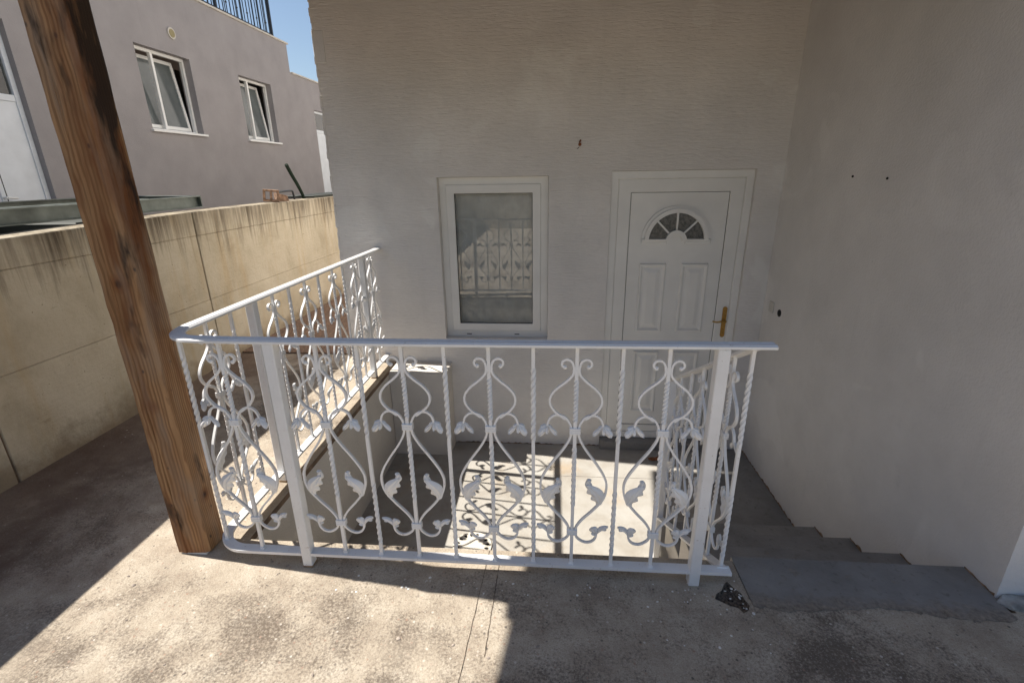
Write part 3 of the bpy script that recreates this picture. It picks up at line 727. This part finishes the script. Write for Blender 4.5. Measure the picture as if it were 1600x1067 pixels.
# stair flight of the balustrade
XT = .663; SL = -.555
def s_z(y): return SL*(y-1.545)
top = [(XT, 1.545, .955), (XT, 2.50, .955+s_z(2.50))]; bot = [(XT, 1.535, .068), (XT, 2.50, .062+s_z(2.50))]
fp = [(-.020, -.005), (-.020, .005), (.020, .005), (.020, -.005)]
t_ = MB(); t_.sweep(top, fp); rp(t_, 'stair_rail'); t_ = MB(); t_.sweep(bot, fp); rp(t_, 'stair_rail')
for y in (1.70, 2.015, 2.33): motif(XT, y, hp_, s_z(y)-.008)
for y in (1.555, 1.86, 2.175): bar(XT, y, rz=hp_, dz=s_z(y)-.008)
rpost(XT, 2.49, LZ, .955+s_z(2.49), .036)
# rusty shoes
for x, y in ((-.971, YF-.002), (XS-.002, 2.085), (XS+.002, 3.445)):
    mb_ = MB(); mb_.box(x-.0206, x+.0206, y-.0206, y+.0206, -.001, .011, .002); rp(mb_, 'post_shoe', M['rust'])

# ------------------------------------------------------------------ neighbour's house
XN = -6.3
nh = thing('neighbour_house', 'pale pinkish flat roofed house with tilted windows behind the retaining wall', 'house', (XN, 9, .98))
def np_(mb, name, mat, parent=None, smooth=False): return hp(mb, name, mat, parent or nh, smooth)
wins = [(7.925, 9.13, 2.235, 3.45), (10.53, 11.72, 2.235, 3.45)]
doors = [(4.55, 6.01, .98, 3.26), (13.74, 14.9, .98, 3.16)]
ops = sorted(wins + doors); nwm = MB(); T2 = .22; ROOF = 4.455; ROOF2 = 3.85; YSTEP = 12.72
def nb(y0, y1, z0, z1): nwm.box(XN-T2, XN, y0, y1, z0, z1)
cur = -6.0
for (a, b_, z0, z1) in ops:
    top_ = ROOF if a < YSTEP else ROOF2
    if cur < YSTEP < a: nb(cur, YSTEP, .5, ROOF); cur = YSTEP
    nb(cur, a, .5, top_); nb(a, b_, z1, top_)
    if z0 > 1: nb(a, b_, .5, z0)
    cur = b_
nb(cur, 22, .5, ROOF2); np_(nwm, 'wall', M['nwall'])
np_(MB().box(-14, XN-T2-.001, YSTEP-.22, YSTEP, .5, ROOF), 'end_wall', M['nwall'])
np_(MB().box(-14, XN-T2-.001, -6, YSTEP-.221, ROOF-.3, ROOF-.15), 'roof_slab', M['nwall'])
np_(MB().box(-14, XN-T2-.001, YSTEP+.001, 22, ROOF2-.3, ROOF2-.15), 'roof_slab', M['nwall'])
np_(MB().box(XN-2.6, XN-2.5, -6, 22, .5, 3.9), 'inner_wall', M['room'])
np_(MB().box(XN-2.5, XN-T2-.002, -6, 22, .5, .97), 'inner_floor', M['room'])
np_(MB().box(XN-T2-.03, XN+.035, -6, YSTEP+.04, ROOF, ROOF+.035, .004), 'coping', M['coping'])
np_(MB().box(XN-T2-.03, XN+.035, YSTEP+.041, 22, ROOF2, ROOF2+.035, .004), 'coping', M['coping'])
def yring(mb, y0, y1, z0, z1, w, x0, x1, b=.003):
    mb.box(x0, x1, y0, y0+w, z0, z1, b); mb.box(x0, x1, y1-w, y1, z0, z1, b); mb.box(x0, x1-.0006, y0+w, y1-w, z0, z0+w, b); mb.box(x0, x1-.0006, y0+w, y1-w, z1-w, z1, b)
for (y0, y1, z0, z1) in wins:
    mb = MB(); yring(mb, y0+.001, y1-.001, z0+.001, z1-.001, .045, XN-.17, XN-.115); wn_ = np_(mb, 'window', M['pvc'])
    ym = y0 + .36*(y1-y0)+.03
    hp(MB().box(XN-.168, XN-.112, ym-.024, ym+.024, z0+.046, z1-.046, .004), 'mullion', M['pvc'], wn_)
    hp(MB().box(XN-.135, XN+.05, y0-.04, y1+.05, z0-.022, z0+.012, .004), 'sill', M['pvc'], wn_)
    # inward-tilted sash behind the frame
    mb = MB(); yring(mb, y0+.06, y1-.06, 0, z1-z0-.11, .055, -.02, .02)
    rot = Matrix.Translation((XN-.195, 0, z0+.055)) @ Matrix.Rotation(math.radians(-6.5), 4, 'Y')
    mb.v = [tuple(rot @ Vector(v)) for v in mb.v]; hp(mb, 'tilted_sash', M['pvc'], wn_)
    mb = MB(); mb.box(-.002, .002, y0+.11, y1-.11, .05, z1-z0-.16); mb.v = [tuple(rot @ Vector(v)) for v in mb.v]; hp(mb, 'pane', M['net_glass'], wn_)
# doors
def ndoor(y0, y1, z0, z1, zg, seam):
    mb = MB(); yring(mb, y0+.001, y1-.001, z0, z1-.001, .06, XN-.14, XN-.07); d = np_(mb, 'door', M['pvc_cool'])
    hp(MB().box(XN-.125, XN-.085, y0+.06, y1-.06, z0+.06, zg, .004), 'door_panel', M['pvc_cool'], d)
    hp(MB().box(XN-.135, XN-.075, y0+.06, y1-.06, zg+.001, zg+.075, .004), 'mid_rail', M['pvc_cool'], d)
    hp(MB().box(XN-.11, XN-.10, y0+.06, y1-.06, zg+.076, z1-.06), 'pane', M['glass_dark'], d)
    hp(MB().box(XN-.40, XN-.39, y0-.1, y1+.1, zg, z1), 'dark_backing', M['dark'], d)  # near-black sheet standing in for the unlit room behind the pane
    if seam:
        hp(MB().box(XN-.09, XN-.0845, seam-.006, seam+.006, z0+.06, zg-.0005), 'seam', M['gasket'], d)
        hp(MB().box(XN-.0845, XN-.070, seam-.07, seam-.035, z0+.06, zg-.003, .003), 'stile', M['pvc_cool'], d)
        mb = MB(); mb.tube([(XN-.075, seam-.05, 1.32), (XN-.02, seam-.05, 1.32)], .014, 8); mb.tube([(XN-.02, seam-.05, 1.32), (XN-.02, seam+.06, 1.31)], .012, 8); hp(mb, 'handle', M['pvc'], d)
ndoor(*doors[0], 2.39, 5.50); ndoor(*doors[1], 2.62, None)
v_ = MB()
v_.tube([(XN-.004, 8.80, 3.765), (XN+.022, 8.80, 3.765)], .085, 20); ve = np_(v_, 'vent', M['coping'])
v2 = MB(); v2.tube([(XN+.021, 8.80, 3.765), (XN+.026, 8.80, 3.765)], .062, 18); hp(v2, 'vent_mesh', simple('vent_mesh', (.30, .25, .12), .7), ve)
# roof-terrace railing
tr = np_(MB().box(XN-.13, XN-.09, -4, 12.36, ROOF+.085, ROOF+.115), 'terrace_rail', M['black_iron'])
np_(MB().box(XN-.13, XN-.09, -4, 12.36, ROOF+.86, ROOF+.90), 'terrace_rail', M['black_iron'])
bmesh_bar = MB().box(-.007, .007, -.007, .007, ROOF+.1, ROOF+.86).mesh('terrace_bar', M['black_iron'])
bmk = MB().box(-.007, .007, -.007, .007, ROOF+.1, ROOF+.86)
for zc in (ROOF+.30,):
    bm = bmesh.new(); bmesh.ops.create_icosphere(bm, subdivisions=1, radius=.022); bmesh.ops.translate(bm, vec=(0, 0, zc), verts=bm.verts); bmk.add_bm(bm)
bmesh_knob = bmk.mesh('terrace_bar', M['black_iron'])
nlo = Vector(nh.location)
for i in range(46):
    y = 12.26 - i*.118
    o = link('terrace_bar', bmesh_knob if i % 3 == 1 else bmesh_bar, nh, Vector((XN-.11, y, 0))-nlo)
for y in (12.34, 10.36, 8.38): np_(MB().box(XN-.135, XN-.085, y-.025, y+.025, ROOF+.03, ROOF+.93, .003), 'terrace_post', M['black_iron'])
# return of the railing along the end of the terrace
np_(MB().box(-9.5, XN-.13, 12.32, 12.36, ROOF+.085, ROOF+.115), 'terrace_rail', M['black_iron'])
for i in range(24):
    o = link('terrace_bar', bmesh_bar, nh, Vector((XN-.24-i*.125, 12.34, 0))-nlo)

# ------------------------------------------------------------------ clutter on and behind the retaining wall
def channel(mb, a, b_, h=.10, w=.045, t=.006, out=Vector((1, 0, 0))):
    # C-channel between two points with its web facing 'out'
    a, b_ = Vector(a), Vector(b_); z = Vector((0, 0, 1))
    prof_ = [(0, 0), (w, 0), (w, t), (t, t), (t, h-t), (w, h-t), (w, h), (0, h)]
    n0 = len(mb.v)
    for p in (a, b_):
        for q, r in prof_: mb.v.append(tuple(p - out*q*-1 + z*r))
    for j in range(8): mb.f.append((n0+j, n0+(j+1) % 8, n0+8+(j+1) % 8, n0+8+j))
    mb.f.append(tuple(n0+j for j in range(8))); mb.f.append(tuple(n0+8+j for j in range(8)))
mfz = 1.262
fr_ = thing('steel_frame', 'galvanised steel channel frame lying flat behind the retaining wall top', 'metal frame', (-3.6, 2.8, mfz))
def frame_piece(a, b_, out):
    mb = MB(); channel(mb, a, b_, .095, .05, .007, Vector(out)); hp(mb, 'channel', M['galv'], fr_)
frame_piece((-3.09, .4, mfz), (-3.09, 4.20, mfz), (1, 0, 0)); frame_piece((-4.1, .4, mfz), (-4.1, 4.45, mfz), (1, 0, 0))
frame_piece((-3.045, 4.20, mfz+.001), (-4.095, 4.45, mfz+.001), (0, -1, 0))
frame_piece((-3.60, .4, mfz-.02), (-3.60, 4.28, mfz-.02), (-1, 0, 0))
hp(MB().box(-4.2, -3.02, 3.0, 3.3, mfz-.282, mfz-.021, .01), 'bearer', M['rubber'], fr_)
# hollow clay brick, broken at one end
cb = MB()
def cbq(x0, x1, y0, y1, z0, z1): cb.box(x0, x1, y0, y1, z0, z1, .002)
for z0 in (0, .098): cbq(-.075, .075, -.06, .06, z0, z0+.020)
for x0 in (-.075, -.011, .053): cbq(x0, x0+.022, -.06, .06, .0201, .0979)
Rb = Matrix.Translation((-2.90, 5.05, 1.262)) @ Matrix.Rotation(.5, 4, 'Z') @ Matrix.Rotation(.10, 4, 'Y')
cb.v = [tuple(Rb @ Vector(v)) for v in cb.v]
tag(cb.build('clay_brick', M['clay']), 'broken hollow clay brick lying on top of the retaining wall', 'brick')
cb2 = MB(); cb2.hexa([(-.06, -.05, 0), (.07, -.04, 0), (.06, .05, 0), (-.05, .06, 0), (-.05, -.04, .085), (.06, -.03, .055), (.05, .04, .05), (-.045, .05, .09)])
Rb = Matrix.Translation((-2.90, 5.24, 1.256)) @ Matrix.Rotation(.9, 4, 'Z'); cb2.v = [tuple(Rb @ Vector(v)) for v in cb2.v]
tag(cb2.build('brick_fragment', M['clay']), 'reddish brick lump beside the hollow brick on the wall', 'brick')
hz = MB(); hz.tube(catmull([(-2.93, 5.83, 1.20), (-2.93, 5.79, 1.30), (-2.93, 5.70, 1.42), (-2.93, 5.60, 1.53), (-2.93, 5.52, 1.63)], 5), .017, 9, .020)
tag(hz.build('hose', M['hose'], smooth=True), 'dark green hose end sticking up behind the retaining wall', 'hose')
wb2 = MB(); wb2.tube(catmull([(-2.95, 5.28, 1.345), (-2.95, 5.40, 1.349), (-2.95, 5.55, 1.352), (-2.95, 5.60, 1.345), (-2.95, 5.62, 1.30), (-2.95, 5.63, 1.22)], 4), .011, 7)
tag(wb2.build('bent_rod', M['black_iron'], smooth=True), 'black bent metal rod behind the clay brick on the wall', 'rod')
tag(MB().box(-3.25, -2.86, 5.93, 7.2, 1.2555, 1.283, .006).build('dark_board', M['rubber']), 'flat dark board lying on the wall next to the house corner', 'board')

# ------------------------------------------------------------------ floor drain
def drain():
    R_ = .125; bm = bmesh.new(); es = []
    def loop(pts):
        vv = [bm.verts.new((x, y, 0)) for x, y in pts]
        for i in range(len(vv)): es.append(bm.edges.new((vv[i], vv[(i+1) % len(vv)])))
    loop([(R_*math.cos(2*math.pi*i/40), R_*math.sin(2*math.pi*i/40)) for i in range(40)])
    for k_ in range(16):
        a = 2*math.pi*(k_+.5)/16; ca, sa = math.cos(a), math.sin(a); P = []
        for i in range(10):
            q = 2*math.pi*i/10; r_ = .096 + .016*math.cos(q); t__ = .0105*math.sin(q)*(1+.35*math.cos(q)); P.append((r_*ca - t__*sa, r_*sa + t__*ca))
        loop(P)
    bmesh.ops.triangle_fill(bm, edges=es, use_beauty=True)
    ret = bmesh.ops.extrude_face_region(bm, geom=list(bm.faces)); vv = [g for g in ret['geom'] if isinstance(g, bmesh.types.BMVert)]
    bmesh.ops.translate(bm, vec=(0, 0, -.004), verts=vv)
    m_ = MB(); m_.add_bm(bm)
    d = thing('floor_drain', 'round cream floor drain with a ring of dark slots in the landing', 'drain', (-.487, 2.515, LZ))
    m_.v = [(x, y, z+.009) for x, y, z in m_.v]; link('grate', m_.mesh('grate', M['drain']), d)
    sh = MB(); sh.tube([(0, 0, .0005), (0, 0, .003)], .121, 28); link('trap', sh.mesh('trap', M['hole']), d)
drain()

# ------------------------------------------------------------------ small debris
lp = MB()
for k_ in range(3):
    leaflet(lp, (.82+.05*k_, 0), (.90+.03*k_, .02*(k_-1)), .035, .012)
lp.v = [(x, 3.60+z*1.2, LZ+.012-y*.9) for x, y, z in lp.v]
tag(lp.build('dry_leaf', M['leaf']), 'curled reddish dry leaves on the landing before the door', 'leaf')
def scatter(name, mat, spots, kind, rmin, rmax, flat):
    mb_ = MB()
    for (x, y) in spots:
        bm = bmesh.new(); bmesh.ops.create_icosphere(bm, subdivisions=1, radius=1)
        r_ = rnd.uniform(rmin, rmax); s_ = Vector((r_*rnd.uniform(.7, 1.3), r_*rnd.uniform(.7, 1.3), r_*flat)); ro = Matrix.Rotation(rnd.uniform(0, 6), 3, 'Z')
        for v in bm.verts: v.co = ro @ Vector((v.co.x*s_.x*rnd.uniform(.8, 1.2), v.co.y*s_.y*rnd.uniform(.8, 1.2), v.co.z*s_.z)); v.co += Vector((x, y, r_*flat*.3))
        mb_.add_bm(bm)
    tag(mb_.build(name, mat), kind=kind); return mb_
def clear(x, y): return not (x > XP-.03 and y > 1.60) and not (-1.57 < x < -1.41 and 1.53 < y < 1.68) and not (x > .56 and 1.38 < y)
P = []
while len(P) < 260:
    x, y = rnd.uniform(-2.7, 2.0), rnd.uniform(.85, 3.7)
    if clear(x, y) and not (x > XP-.05 and y > 1.6): P.append((x, y))
scatter('patio_pebbles', M['pebble'], P, 'stuff', .002, .0065, .45)
P = [(.53+rnd.gauss(0, .06), 1.47+rnd.gauss(0, .03)) for _ in range(14)] + [(rnd.uniform(-.9, .6), rnd.uniform(1.40, 1.49)) for _ in range(26)] + [(.70+rnd.gauss(0, .03), 1.47+rnd.gauss(0, .03)) for _ in range(18)] + [(rnd.uniform(.4, .75), rnd.uniform(1.15, 1.4)) for _ in range(10)]
scatter('paint_flecks', M['chips'], P, 'stuff', .002, .0055, .25)
# lump of mortar at the foot of the wing wall
ml = MB()
bm = bmesh.new(); bmesh.ops.create_icosphere(bm, subdivisions=3, radius=1)
for v in bm.verts:
    k_ = 1 + .22*math.sin(v.co.x*5+1)*math.cos(v.co.y*6) + rnd.uniform(-.05, .05)
    v.co = Vector((1.72 + v.co.x*.085*k_, 1.500 + v.co.y*.040*k_, max(-.002, v.co.z*.028*k_)))
ml.add_bm(bm); tag(ml.build('mortar_lump', M['mortar'], smooth=True), 'rough grey mortar lump at the foot of the wing wall', 'mortar')

# ------------------------------------------------------------------ garden wall behind the viewer (seen in the window glass)
gw = thing('garden_wall', 'low cream garden wall across the far side of the patio', 'wall', (0, -6.5, 0))
hp(MB().box(-2.9, 8, -6.7, -6.5, -.2, 1.3), 'wall_body', M['garden'], gw); hp(MB().box(-2.9, 8, -6.74, -6.46, 1.3, 1.36, .006), 'coping', M['coping'], gw)
